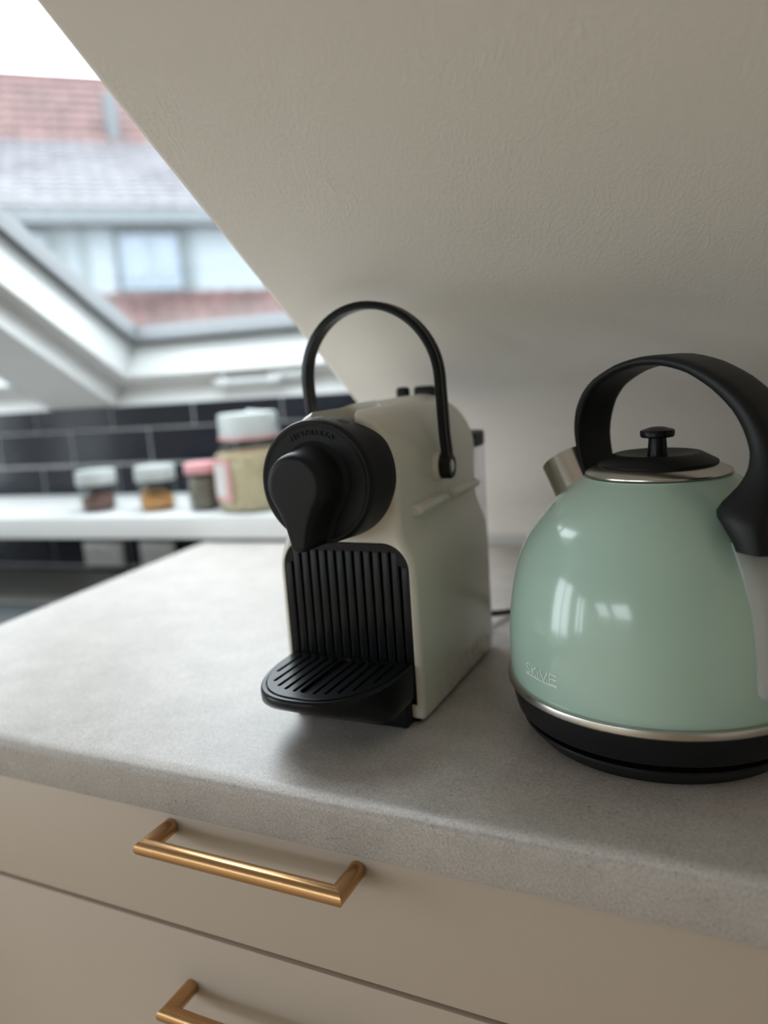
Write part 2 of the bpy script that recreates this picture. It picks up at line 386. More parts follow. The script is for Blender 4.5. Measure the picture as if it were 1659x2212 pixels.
tiles('tiles', 'roof_red', HXL, HXR, (10.95, -.02), (12.05, .72), 4, .26, 'lower_roof')
MB().box((HXL, 12.0, -9), (HXR, 18, 1.62)).box((HXL, 11.9, -9.0), (HXR, 12.1, -.2)).build('wall', 'facade', hs)
MB().box((HXL, 11.55, 1.58), (HXR, 12.02, 1.74)).build('eave', 'zinc', hs)
MB().box((HXL, 10.8, -.2), (HXR, 11.0, .02)).build('gutter', 'zinc', hs)
for a, b in ((-.12, .02), (.22, .31), (1.66, 1.74), (2.9, 3.0)):
    MB().box((a, 11.93, .7), (b, 12.0, 1.6)).build('post', 'post', hs)
def hwin(x0, x1, z0, z1, n):
    fr = MB().box((x0 - .06, 11.95, z0 - .06), (x1 + .06, 12.0, z1 + .06)).build('window', 'dark_trim', hs)
    MB().box((x0, 11.93, z0), (x1, 11.96, z1)).build('casement', 'house_win', fr)
    w = (x1 - x0) / n
    for k in range(n): MB().box((x0 + k * w + .06, 11.91, z0 + .1), (x0 + (k + 1) * w - .06, 11.94, z1 - .07)).build('pane', 'house_pane', fr)
hwin(.74, 1.54, .75, 1.50, 2); hwin(-.95, -.18, .75, 1.5, 2); hwin(3.4, 4.2, .75, 1.5, 2); hwin(-2.6, -1.8, .75, 1.5, 2)
MB().box((1.05, 16.2, 3.8), (1.26, 16.5, 4.75)).build('vent_pipe', 'zinc', hs)
MB().box((HXL, 18.1, 5.55), (HXR, 18.3, 5.68)).build('ridge', 'roof_red', hs)

# ================================================================== worktop, cabinet, shelf
def worktop():
    wx = lambda x, y: (x * math.cos(WA) - y * math.sin(WA), x * math.sin(WA) + y * math.cos(WA))
    fl_, bl = Vector((-.829, .4075)), Vector((-.8925, 1.085)); br, fr_ = Vector((1.1, 1.40)), Vector((1.1, .4075))
    k = wx(-.75, KY); k2 = wx(1.0, KY)
    e = Vector((k2[0] - k[0], k2[1] - k[1])).normalized(); kk = Vector(k)
    def inter(p, d, q, f):
        t = ((q - p).x * f.y - (q - p).y * f.x) / (d.x * f.y - d.y * f.x); return p + d * t
    def outline(i):
        L = (fl_ + Vector((i, 0)), (bl - fl_)); F = (fl_ + Vector((0, i)), Vector((1, 0))); B = (kk, e); Rr = (fr_, Vector((0, 1)))
        return [inter(*L, *F), inter(*F, *Rr), inter(*Rr, *B), inter(*B, *L)]
    r = .011; rings = []
    for i, z in [(.002, -.038), (0, -.036), (0, -r)] + [(r * (1 - math.cos(t)), -r * (1 - math.sin(t))) for t in [R(a) for a in (15, 30, 45, 60, 75, 90)]]:
        rings.append([(p.x, p.y, T + z) for p in outline(i)])
    o = MB().loft(rings).build('worktop', 'worktop', ang=50)
    o['label'] = 'light grey stone-look worktop with rounded front edge under coffee machine and kettle'; o['category'] = 'worktop'
worktop()
o = MB().box((X0 + .003, KY - .007, T), (XR - .05, KY, T + .0135)).build('trim_1', 'white'); room(struct(o))

cab = thing('drawer_cabinet', 'greige drawer cabinet with copper bar handles under the grey worktop', 'cabinet', (-.316, .412, 0))
def drawer(z0, z1, hz, hx=0.0):
    d = bevel_box('drawer', (-.398, 0, z0), (.398, .019, z1), 'front', cab, .001, 2)
    x0, x1, yb, r, n = -.0838 + hx + .006, .0847 + hx - .006, -.029, .0061, 20
    ang = [2 * math.pi * k / n for k in range(n)]
    rings = [[(x0 + r * math.cos(t), -.0003, hz + r * math.sin(t)) for t in ang], [(x0 + r * math.cos(t), yb + r * math.cos(t), hz + r * math.sin(t)) for t in ang],
             [(x1 - r * math.cos(t), yb + r * math.cos(t), hz + r * math.sin(t)) for t in ang], [(x1 - r * math.cos(t), -.0003, hz + r * math.sin(t)) for t in ang]]
    MB().loft(rings).build('handle', 'brass', d, ang=32, label='copper-brass bar handle')
drawer(T - .1345, T - .0395, T - .0492); drawer(T - .44, T - .1385, T - .186); drawer(.1, T - .444, .37)
bevel_box('carcass', (-.4, .021, .1), (.4, .56, T - .039), 'carcass', cab, .001, 1)
bevel_box('plinth', (-.4, .06, 0), (.4, .075, .099), 'front', cab, .001, 1)
for s in (-1, 1): bevel_box('side_panel', (s * .4002, .019, .0), (s * .4002 + s * .016, .56, T - .039), 'front', cab, .001, 1) if s > 0 else bevel_box('side_panel', (-.4162, .019, .0), (-.4002, .56, T - .039), 'front', cab, .001, 1)

sh = MB()
rr = .004
ys = [(KY, .006), (KY, .040), (KY + .0015, .0445), (KY + .006, .046), (OY - .0085, .046), (OY - .0085, .006)]
sh.loft([[(x, y, T + z) for y, z in ys] for x in (-2.4, X0 - .001)])
o = sh.build('shelf', 'white', ang=50); room(o); o['label'] = 'white shelf board against the black tiled wall, carrying jars'; o['category'] = 'shelf'

# lower worktop with sink left of the counter
lw = MB().box((-2.4, .35, T - .17), (-.93, OY - .009, T - .13)).build('lower_worktop', 'grey_top'); room(lw)
lw['label'] = 'lower grey worktop under the white shelf, left of the counter'; lw['category'] = 'worktop'
bevel = bevel_box('cupboard', (-2.38, .39, 0), (-.95, OY - .02, T - .171), 'front', None, .002, 2); room(bevel)
bevel['label'] = 'greige base cupboard carrying the lower grey worktop'; bevel['category'] = 'cupboard'
def rrect(x0, x1, y0, y1, r, n=6):
    pts = []
    for cx, cy, a0 in ((x1 - r, y1 - r, 0), (x0 + r, y1 - r, 90), (x0 + r, y0 + r, 180), (x1 - r, y0 + r, 270)):
        for k in range(n + 1): a = R(a0 + 90 * k / n); pts.append((cx + r * math.cos(a), cy + r * math.sin(a)))
    return pts
sk = thing('hob', 'flat grey hob with steel rim on the lower grey worktop', 'hob', (0, 0, T - .13), WA)
ro = rrect(-1.75, -1.06, .62, 1.19, .02)
MB().loft([[(x, y, z) for x, y in rrect(-1.75 + i, -1.06 - i, .62 + i, 1.19 - i, .02)] for i, z in ((0, 0), (0, .004), (.002, .005), (.012, .005))], (True, False)).build('steel_rim', 'steel', sk)
MB().loft([[(x, y, z) for x, y in rrect(-1.738, -1.072, .632, 1.178, .015)] for z in (.002, .0055)]).build('glass_plate', 'zinc', sk)

# wall sockets under the shelf
for i, (xa, xb) in enumerate(((-1.226, -1.12), (-1.075, -.985))):
    s = thing('wall_socket', ('pale wall socket on black tiles below the first small jar' if i == 0 else 'pale wall socket on black tiles beside the counter corner'), 'socket', ((xa + xb) / 2 * math.cos(WA) - (OY - .008) * math.sin(WA), (xa + xb) / 2 * math.sin(WA) + (OY - .008) * math.cos(WA), T - .09), WA, 'wall sockets under the shelf')
    w = (xb - xa) / 2
    bevel_box('cover_plate', (-w, -.009, -.028), (w, -.0005, .028), 'socket', s, .003, 2)
    for k in (-1, 1): MB().lathe([(.018, 0), (.018, .002), (.015, .002), (.014, -.004)], 24).build('outlet', 'socket', s).matrix_local = Matrix.Translation((k * w * .5, -.0095, 0)) @ Matrix.Rotation(R(90), 4, 'X')

# ------------------------------------------------------------------ jars on the shelf
M['lid_white'] = mat('white_lid', (.50, .53, .52, 1), .35, var=.03)
M['lid_pink'] = mat('pink_lid', (.72, .36, .37, 1), .4, var=.05)
def grain(name, c1, c2, sc):
    m, n, l, p = new_mat(name); p.inputs['Roughness'].default_value = .7
    tc = n.new('ShaderNodeTexCoord'); v = n.new('ShaderNodeTexVoronoi'); v.inputs['Scale'].default_value = sc; l.new(tc.outputs['Object'], v.inputs['Vector'])
    r = n.new('ShaderNodeMix'); r.data_type = 'RGBA'; r.inputs[6].default_value = c1; r.inputs[7].default_value = c2
    sp = n.new('ShaderNodeSeparateColor'); l.new(v.outputs['Color'], sp.inputs[0]); l.new(sp.outputs[0], r.inputs[0]); l.new(r.outputs[2], p.inputs['Base Color'])
    b = n.new('ShaderNodeBump'); b.inputs['Distance'].default_value = .003; b.invert = True; l.new(v.outputs['Distance'], b.inputs['Height']); l.new(b.outputs[0], p.inputs['Normal'])
    return m
M['beans'] = grain('brown_beans', (.10, .045, .035, 1), (.20, .09, .07, 1), 120)
M['lentils'] = grain('orange_lentils', (.52, .22, .05, 1), (.66, .33, .10, 1), 200)
M['seeds'] = grain('grey_brown_seeds', (.12, .10, .075, 1), (.26, .22, .17, 1), 220)
M['oats'] = grain('cream_oats', (.58, .46, .28, 1), (.70, .58, .38, 1), 150)
M['label_pink'] = mat('pink_label_border', (.70, .36, .36, 1), .6, var=.03)
M['label_white'] = mat('label_paper', (.66, .62, .60, 1), .7, var=.03)
def jar(x, y, r, h, lid_h, lid_m, fill_m, fz, tilt, label, lidr=1.0, big=False, cat='jar'):
    c, s = math.cos(WA), math.sin(WA)
    j = thing('storage_jar' if big else 'spice_jar', label, cat, (x * c - y * s, x * s + y * c, T + .046), WA, None if big else 'small jars on the white shelf')
    hb = h - lid_h
    if big: pr = [(r * .9, .0), (r, .012), (r, hb - .05), (r * .96, hb - .035), (r * .80, hb - .018), (r * .80, hb)]
    else: pr = [(r * .78, .0), (r * .90, .006), (r * .95, hb * .5), (r * .96, hb - .006), (r * .88, hb)]
    MB().lathe(pr, 36, cap=(True, False)).build('glass', 'jar_glass', j)
    top = fz; fr = lambda z: (r * .95 if big else r * .80)
    rings = []
    for z in (.003, .012, top * .5, top): rings.append([(fr(z) * (.9 if z < .01 else 1) * math.cos(2 * math.pi * k / 32), fr(z) * (.9 if z < .01 else 1) * math.sin(2 * math.pi * k / 32), z + (tilt * math.cos(2 * math.pi * k / 32) if z == top else 0)) for k in range(32)])
    MB().loft(rings).build('filling', fill_m, j)
    R_ = r * lidr * (.86 if big else 1)
    MB().lathe([(R_ * .97, hb - .002), (R_, hb), (R_, h - .005), (R_ * .97, h - .001), (R_ * .6, h), (.001, h)], 36).build('lid', lid_m, j)
    if big:
        MB().lathe([(R_ * .9, hb - .006), (R_ * 1.03, hb - .005), (R_ * 1.03, hb - .001), (R_ * .9, hb)], 36).build('seal_ring', 'label_pink', j)
        for nm, m, hw, z0, z1, rr in (('label', 'label_pink', 30, .022, .096, r + .0006), ('label_paper', 'label_white', 22, .03, .088, r + .0014)):
            mb = MB(); n = 12; az = R(232)
            A = [az + R(-hw + 2 * hw * k / n) for k in range(n + 1)]
            mb.loft([[(rr * math.cos(a), rr * math.sin(a), z) for a in A] for z in (z0, z1)], (False, False), closed=False)
            mb.loft([[((rr - .0005) * math.cos(a), (rr - .0005) * math.sin(a), z) for a in A] for z in (z0, z1)], (False, False), closed=False)
            mb.build(nm, m, j)
        w = [(R_ * 1.08, 0, hb - .012), (R_ * 1.2, 0, hb - .004), (R_ * 1.12, 0, hb + .012), (R_ * .8, 0, h - .002), (0, 0, h + .003)]
        tube(w, .0018, 8).build('clip_wire', 'screw', j)
jar(-1.013, 1.262, .0375, .080, .026, 'lid_white', 'beans', .032, .004, 'small glass jar holding brown beans, leftmost jar on the white shelf')
jar(-.881, 1.265, .0375, .085, .026, 'lid_white', 'lentils', .030, -.010, 'small white-lidded glass jar holding orange lentils on the white shelf')
jar(-.777, 1.262, .0325, .088, .017, 'lid_pink', 'seeds', .060, .0, 'small pink-lidded jar of grey seeds beside the tall cream jar', 1.0)
jar(-.679, 1.272, .066, .173, .040, 'lid_white', 'oats', .105, .004, 'tall glass jar of cream oats with a pink-bordered label on the shelf', .93, True)

# ================================================================== coffee machine (origin: middle of its front at worktop level)
MX, MY = -.2945, .528
cm = thing('coffee_machine', 'cream and black capsule coffee machine with arched black lever handle on the worktop', 'coffee machine', (MX, MY, T))
AR, AZ = .0517, .1985
def body_outline(off=0.0):
    pts = []
    for k in range(0, 25): a = R(180 * k / 24); pts.append((AR * math.cos(a), AZ + AR * math.sin(a)))
    hw = [(.0508, .185), (.0506, .168), (.0508, .158), (.0520, .150), (.0548, .1425), (.0578, .135), (.0600, .126), (.0607, .115), (.0609, .08), (.0611, .012), (.0605, .0045), (.0590, .003)]
    pts = [(x, z) for x, z in reversed(hw)] + pts + [(-x, z) for x, z in hw]
    n = len(pts); out = []
    for i, p in enumerate(pts):
        a, b = Vector(pts[i - 1]), Vector(pts[(i + 1) % n])
        if i == 0: a = Vector(pts[0]) + Vector((-.004, -.0004))
        if i == n - 1: b = Vector(pts[-1]) + Vector((.004, -.0004))
        t = (b - a).normalized(); nn = Vector((t.y, -t.x)); q = Vector(p) - nn * off; out.append((q.x, q.y))
    return out
BD = .186
prof_y = [(.0, .0060), (.0002, .0046), (.0009, .0029), (.0021, .0013), (.0038, .0003), (.0056, 0), (BD - .012, 0), (BD - .006, .0016), (BD - .0025, .0048), (BD, .0105)]
bmb = MB().loft([[(x, y, z) for x, z in body_outline(off)] for y, off in prof_y])
body = bmb.build('body', 'cream', cm, ang=38)
def cutter(rings):
    me = bpy.data.meshes.new('cut'); mb = MB().loft(rings); me.from_pydata(mb.v, [], mb.f); me.update()
    bm = bmesh.new(); bm.from_mesh(me); bmesh.ops.recalc_face_normals(bm, faces=bm.faces); bm.to_mesh(me); bm.free()
    o = bpy.data.objects.new('cut', me); COL.objects.link(o); o.parent = cm; return o
def panel_outline(d=0.0):       # arched black splash panel, front view (x, z)
    w, zt, rr, zb = .0550 - d, .1445 - d, .021 - d, .016
    pts = [(-w, zb), (w, zb)]
    for k in range(9): a = R(90 * k / 8); pts.append((w - rr + rr * math.cos(a), zt - rr + rr * math.sin(a)))
    for k in range(9): a = R(90 + 90 * k / 8); pts.append((-w + rr + rr * math.cos(a), zt - rr + rr * math.sin(a)))
    return pts
cuts = [cutter([[(x, y, z) for x, z in panel_outline(-.0006)] for y in (-.02, .012)])]
nt = [(-.019, -.03), (.019, -.03)] + [(.019 - .010 + .010 * math.cos(R(a)), .046 + .010 * math.sin(R(a))) for a in range(0, 91, 15)] + [(-.019 + .010 + .010 * math.cos(R(a)), .046 + .010 * math.sin(R(a))) for a in range(90, 181, 15)]
cuts.append(cutter([[(x, y, z) for x, y in nt] for z in (.2330, .30)]))
for c in cuts:
    md = body.modifiers.new('b', 'BOOLEAN'); md.operation = 'DIFFERENCE'; md.object = c; md.solver = 'EXACT'
md = body.modifiers.new('bv', 'BEVEL'); md.width = .0012; md.segments = 2; md.limit_method = 'ANGLE'; md.angle_limit = R(50)
me = evaluated_mesh(body); body.modifiers.clear(); body.data = me; me.name = 'body'; shade(me, 38)
for c in cuts: bpy.data.objects.remove(c)
MB().loft([[(x, y, z) for x, z in rrect(-.0175, .0175, .2, .2375, .002)] for y in (.01, .054)]).build('lever_slot', 'black_d', cm)
MB().box((-.055, .006, .0), (.055, BD - .01, .0035)).build('base_plate', 'black', cm)
# raised rails on the right and left flank
for s in (-1, 1):
    for y0, y1 in ((.0245, .092), (.104, .173)):
        rings = []
        for y, k in ((y0, .25), (y0 + .002, .8), (y0 + .004, 1), (y1 - .004, 1), (y1 - .002, .8), (y1, .25)):
            rings.append([(s * (.0470 + .0112 * k * max(0, math.cos(t)) ** .6), y, .1655 + .0048 * math.sin(t)) for t in [R(-90 + 180 * q / 10) for q in range(11)]])
        MB().loft(rings).build('side_rail', 'cream', cm)
# splash panel with upright slots
def slot(x, z0, z1, w, n=6):
    pts = [(x - w, z0), (x + w, z0)]
    for k in range(n + 1): a = R(180 * k / n); pts.append((x + w * math.cos(a), z1 - w + w * math.sin(a)))
    return pts
outl = [panel_outline(.0004)]
for i in range(13):
    x = (i - 6) * .00795
    zt = .1385 if abs(i - 6) < 6 else .1280
    outl.append(slot(x, .028, zt, .00155))
me = plate(outl, .0034, .0004)
pp = mesh_child('splash_panel', me, 'black_s', cm, lambda v: (v.x, -.0006 + .0032 - v.z, v.y))
MB().loft([[(x, y, z) for x, z in panel_outline(.0006)] for y in (.0075, .0105)]).build('panel_back', 'black_d', pp)
rib = MB()
for i in range(14):
    x = (i - 6.5) * .00795
    if abs(x) > .0535: continue
    zt = .1375 if abs(i - 6.5) < 6 else .126
    rb = bevel_box('rib', (x - .0023, .0008, .03), (x + .0023, .0075, zt), 'black_s', pp, .0006, 2)
# lever head: round black drum
hz0 = .1985
def ring(y, r, zc=hz0, n=72): return [(r * math.cos(2 * math.pi * k / n), y, zc + r * math.sin(2 * math.pi * k / n)) for k in range(n)]
def dring(y, t, lift=0.0, n=96):
    out = []
    for k in range(n):
        a = 2 * math.pi * k / n; d = abs((a - math.pi / 2 + math.pi) % (2 * math.pi) - math.pi)      # angle away from the top
        w = min(1, max(0, (d - R(24)) / R(40))); w = w * w * (3 - 2 * w)
        r = .0465 + t * (-.0014 + .0046 * w) + lift; zc = .197 + .0015 * t * w
        out.append((r * math.cos(a), y, zc + r * math.sin(a)))
    return out
hd = MB().loft([dring(.010, 1, -.003), dring(.010, 1), dring(-.002, 1), dring(-.010, .75), dring(-.020, .38), dring(-.028, .08), ring(-.0315, .0464, .197), ring(-.0333, .0454, .197), ring(-.0340, .0440, .197), ring(-.0336, .043, .197), ring(-.0333, .04, .197)][0:6] + [[(r * math.cos(2 * math.pi * k / 96), y, .197 + r * math.sin(2 * math.pi * k / 96)) for k in range(96)] for y, r in ((-.0315, .0464), (-.0333, .0454), (-.0340, .0440), (-.0336, .043), (-.0333, .04))], (True, True)).build('lever_head', 'black', cm, ang=50)
# the drop-shaped spout cover
def drop(r, y, tw, tz=-.0465, dz=0):
    pts = []; n = 28; a0, a1 = R(-32), R(212)
    for k in range(n + 1):
        a = a0 + (a1 - a0) * k / n; pts.append((r * math.cos(a), r * math.sin(a)))
    def cub(p0, p1, p2, p3, t): return tuple(p0[i] * (1 - t) ** 3 + 3 * p1[i] * t * (1 - t) ** 2 + 3 * p2[i] * t * t * (1 - t) + p3[i] * t ** 3 for i in (0, 1))
    pL = pts[-1]; dL = (math.sin(R(32)), -math.cos(R(32))); tip = (-tw, tz)
    left = [cub(pL, (pL[0] + dL[0] * .013, pL[1] + dL[1] * .013), (tip[0] - .0035, tz + .015), tip, t / 10) for t in range(1, 11)]
    bot = [(-tw * .55, tz - .0012), (0, tz - .0017), (tw * .55, tz - .0012)]
    right = [(-x, z) for x, z in reversed(left)]
    return [(x, y, hz0 + .0005 + dz + z) for x, z in pts + left + bot + right]
np_ = MB().loft([drop(.0300, -.0325, .0115, -.0455), drop(.0268, -.0345, .0088, -.046), drop(.0252, -.0375, .0074), drop(.0243, -.043, .0066), drop(.0238, -.054, .0062), drop(.0232, -.0585, .0060), drop(.0222, -.0615, .0056, -.0462), drop(.0205, -.0632, .005, -.0457), drop(.0185, -.0638, .0042, -.0448), drop(.0165, -.0638, .0034, -.043)])
np_.build('spout_cover', 'black', cm, ang=60)
# embossed word on the drum, set on an arc
def arc_text(word, size, rad, span, m, parent, y):
    vs, fs = [], []; n = len(word)
    wd_ = {'N': 1.25}
    adv = [1.0 * wd_.get(ch, 1) for ch in word]; tot = sum(adv); pos = 0
    for i, ch in enumerate(word):
        sz = size * (1.22 if i == 0 else 1)
        me = text_mesh(ch, sz, .0007, .0)
        a = R(90 + span / 2) - R(span) * (pos + adv[i] / 2) / tot; pos += adv[i]
        base = rad - (.0006 if i == 0 else 0); k = len(vs)
        for v in me.vertices:
            x, z = v.co.x, base + v.co.y
            vs.append((x * math.sin(a) + z * math.cos(a), y - v.co.z, .197 - x * math.cos(a) + z * math.sin(a)))
        fs += [tuple(k + q for q in p.vertices) for p in me.polygons]; bpy.data.meshes.remove(me)
    obj('lettering', vs, fs, m, parent, 30)
arc_text('NESPRESSO', .0054, .0352, 58, 'black_s', hd, -.0335)
# cup signs on top of the drum
for x, sc in ((-.004, 1.0), (.018, 1.0)):
    ang = math.asin(x / .0468); mb = MB()
    def on(u, v):
        a = ang + u / .0468; return ((.0469) * math.sin(a), -.016 + v, .1970 + (.0469) * math.cos(a))
    loop = [on(u, v) for u, v in ((-.003, .0025), (.003, .0025), (.0024, -.0022), (-.0024, -.0022))]
    t1 = tube(loop, .00022, 6, True); mb.add(t1.v, t1.f)
    t2 = tube([on(u, v) for u, v in ((.003, .0015), (.0045, .001), (.0042, -.0008), (.0027, -.0008))], .0002, 6); mb.add(t2.v, t2.f)
    t3 = tube([on(u, v) for u, v in ((-.0035, -.0038), (.0035, -.0038))], .0002, 6); mb.add(t3.v, t3.f)
    mb.build('cup_sign', 'print' if x < 0 else 'black_s', hd)
# raised word along the foot of the flank
def flank(c): return (.0610 + .00030 + 1.6 * c.z, .0235 + c.x, .0058 + c.y)
mesh_child('lettering', text_mesh('NESPRESSO', .0292, .00015, -.0002, 'LEFT', .93), 'cream', body, flank, 30)
# carrying lever: arched band with a groove, lugs and screws
def arch():
    path = []; LR, CZ, YP = .0612, .2665, .060
    for z in (.190, .205, .220, .235, .250): path.append((LR + (.0008 if z < .21 else 0), z, z))
    for k in range(0, 33): a = R(180 * k / 32); path.append((LR * math.cos(a), CZ + LR * math.sin(a), 0))
    for z in (.250, .235, .220, .205, .190): path.append((-LR - (.0008 if z < .21 else 0), z, z))
    rings = []; n = len(path)
    for i, (x, z, _) in enumerate(path):
        a, b = path[max(i - 1, 0)], path[min(i + 1, n - 1)]
        t = Vector((b[0] - a[0], b[1] - a[1])).normalized(); nn = Vector((t.y, -t.x))      # outward
        y = YP + .018 - (z - .19) * .075
        sec = [(-.0030, -.0058), (-.0030, .0058), (-.0024, .0064), (.0022, .0064), (.0032, .0056), (.0032, .0018), (.0016, .0012), (.0016, -.0012), (.0032, -.0018), (.0032, -.0056), (.0022, -.0064), (-.0024, -.0064)]
        rings.append([(x + nn.x * u, y + v, z + nn.y * u) for u, v in sec])
    return MB().loft(rings)
lv = arch().build('lever_handle', 'black_s', cm, ang=40)
for s in (-1, 1):
    yl, zl = .078, .1935
    def rx(x, r): return [(s * x, yl + r * math.cos(2 * math.pi * k / 32), zl + r * 1.12 * math.sin(2 * math.pi * k / 32)) for k in range(32)]
    MB().loft([rx(.048, .0112), rx(.0535, .0112), rx(.0566, .0104), rx(.0572, .006)]).build('pivot_boss', 'cream', cm)
    MB().loft([rx(.0568, .0086), rx(.0574, .0094), rx(.0642, .0094), rx(.0660, .0084), rx(.0660, .0056), rx(.0650, .0052)]).build('lug', 'black_s', lv)
    MB().loft([rx(.0648, .0050), rx(.0656, .0050), rx(.0660, .0042), rx(.0660, .002)]).build('screw', 'screw', lv)
# drip tray
def sup(a, b, n=2.55, k=44):
    out = []
    for i in range(k + 1):
        t = math.pi + math.pi * i / k
        c, s = math.cos(t), math.sin(t)
        out.append((a * abs(c) ** (2 / n) * (1 if c > 0 else -1), -b * abs(s) ** (2 / n)))
    return out
def tring(a, b, z, yb=.0, zb=None): return [(x, yb + y, z + ((zb - z) * max(0, 1 + y / b) if zb is not None else 0)) for x, y in sup(a, b)]
def tlow(a, b, z, n): return [(x, y, z) for x, y in sup(a, b, n)]
tr = MB().loft([tlow(.0515, .045, .0214, 10), tlow(.0536, .0495, .0217, 10), tlow(.0543, .0515, .0230, 9), tlow(.0545, .0630, .029, 4.6), tlow(.0546, .080, .0375, 3.2), tlow(.0546, .0870, .0425, 2.65), tlow(.0546, .0887, .0450, 2.55), tlow(.0546, .0888, .0470, 2.55), tlow(.0543, .0884, .0488, 2.55), tlow(.0535, .0874, .0497, 2.55), tlow(.0512, .0845, .0497, 2.55), tlow(.0508, .0840, .0482, 2.55)], (True, True)).build('drip_tray', 'black_s', cm, ang=40)
bevel_box('tray_foot', (-.0487, -.0112, .0003), (.0512, .02, .0225), 'black', tr, .002, 2)
go = [sup(.0500, .0832)]
for i in range(-5, 6):
    x = i * .00835; w = .0016 if i else .0046
    lim = .0832 * (1 - (abs(x) / .0500) ** 2.55) ** (1 / 2.55)
    y0, y1 = -lim + .0085, -.0055
    if abs(i) == 5: y0 = -lim + .012
    pts = []
    for k in range(7): a = R(180 * k / 6); pts.append((x + w * math.cos(a), y1 - w + w * math.sin(a)))
    for k in range(7): a = R(180 + 180 * k / 6); pts.append((x + w * math.cos(a), y0 + w + w * math.sin(a)))
    go.append(pts)
mesh_child('drip_grid', plate(go, .003, .0005), 'black_s', tr, lambda v: (v.x, v.y, .0492 + v.z))
MB().loft([[(x, y, .0475) for x, y in sup(.0495, .0825)], [(x, y, .0478) for x, y in sup(.0495, .0825)]]).build('tray_bottom', 'black_d', tr)
# water tank with lid, power cord
MB().loft([[(x, BD - .0005 + y, z) for x, y in [(-.049, 0), (.049, 0), (.0495, .02), (.046, .036), (.036, .0425), (-.036, .0425), (-.046, .036), (-.0495, .02)]] for z in (.004, .199)]).build('water_tank', 'tank', cm)
tlid = MB().loft([[(x * k, BD - .0005 + y * k, z) for x, y in [(-.049, 0), (.049, 0), (.0500, .02), (.0465, .0365), (.036, .0432), (-.036, .0432), (-.0465, .0365), (-.05, .02)]] for z, k in ((.197, 1.0), (.209, 1.0), (.2105, .97))]).build('tank_lid', 'black', cm)
for x0, x1 in ((-.0355, -.0215), (-.0165, .006)): bevel_box('lid_grip', (x0, BD + .010, .208), (x1, BD + .018, .2572), 'black', tlid, .0035, 3)
cord = [(.0, .19, .03), (.03, .245, .012), (.05, .285, .004), (.075, .330, .0036), (.11, .365, .0036), (.16, .378, .0036), (.23, .372, .0036), (.32, .375, .0036), (.45, .40, .0036)]
def smooth(p, n=6):
    out = []
    for i in range(len(p) - 1):
        a, b, c, d = [Vector(p[min(max(i + k, 0), len(p) - 1)]) for k in (-1, 0, 1, 2)]
        for q in range(n):
            t = q / n; out.append(.5 * ((2 * b) + (c - a) * t + (2 * a - 5 * b + 4 * c - d) * t * t + (-a + 3 * b - 3 * c + d) * t ** 3))
    out.append(Vector(p[-1])); return out
tube(smooth(cord), .0033, 10).build('power_cord', 'rubber', cm)

# ================================================================== kettle and its base
KX, KY_ = -.066, .585
kb = thing('kettle_stand', 'black round power stand under the mint kettle', 'kettle stand', (KX, KY_, T))
MB().lathe([(.086, .0), (.0905, .0), (.0925, .0025), (.0980, .0085), (.1002, .0112), (.0994, .0126), (.088, .0128), (.086, .0166), (.04, .0166)], 96).build('base_shell', 'black', kb)
kt = thing('kettle', 'mint green dome kettle with steel trim and black arched handle on black base', 'kettle', (KX, KY_, T))
MB().lathe([(.06, .0167), (.092, .0167), (.0975, .0180), (.1033, .0186), (.1046, .0202), (.1072, .031), (.1080, .0385), (.1, .0385)], 96).build('collar', 'black', kt)
MB().lathe([(.104, .0385), (.1096, .0387), (.1107, .0400), (.1109, .0425), (.1104, .0445), (.1088, .0452), (.105, .0452)], 96).build('steel_ring', 'steel', kt)
kp = [(.1076, .0450), (.1083, .0475), (.1087, .054), (.1088, .064), (.1085, .077), (.1078, .088), (.1066, .0985), (.1050, .109), (.1027, .120), (.0997, .1305), (.0958, .1400), (.0911, .1490), (.0858, .1572), (.0795, .1650), (.0726, .1722), (.0652, .1786), (.0578, .1840), (.0530, .1872), (.0508, .1888), (.0500, .1896), (.040, .1898)]
def cat(pts, n=3):
    return [(q.x, q.y) for q in smooth([(r, z, 0) for r, z in pts], n)]
MB().lathe(cat(kp, 2), 128).build('body', 'mint', kt, ang=60)
ld_ = MB().lathe([(.0470, .1898), (.0494, .1900), (.0500, .1908), (.0499, .1917), (.0490, .1926), (.0402, .1966), (.030, .1975)], 96).build('lid', 'steel', kt, ang=30)
MB().lathe([(.0398, .1960), (.0406, .1966), (.0407, .1977), (.0400, .1986), (.0300, .2040), (.0285, .2044), (.026, .2040), (.012, .2018), (.004, .2016)], 96).build('lid_cap', 'black', ld_, ang=30)
MB().lathe([(.0072, .2010), (.0068, .203), (.0061, .2135), (.0062, .2150), (.0108, .2152), (.0116, .2160), (.0118, .2192), (.0112, .2202), (.0060, .2218), (.0045, .2222), (.002, .2217)], 48).build('lid_knob', 'black_s', ld_, ang=40)
KA = R(-36); ke, kw = Vector((math.cos(KA), math.sin(KA), 0)), Vector((-math.sin(KA), math.cos(KA), 0))
def kpt(s, b, z): v = ke * s + kw * b; return (v.x, v.y, z)
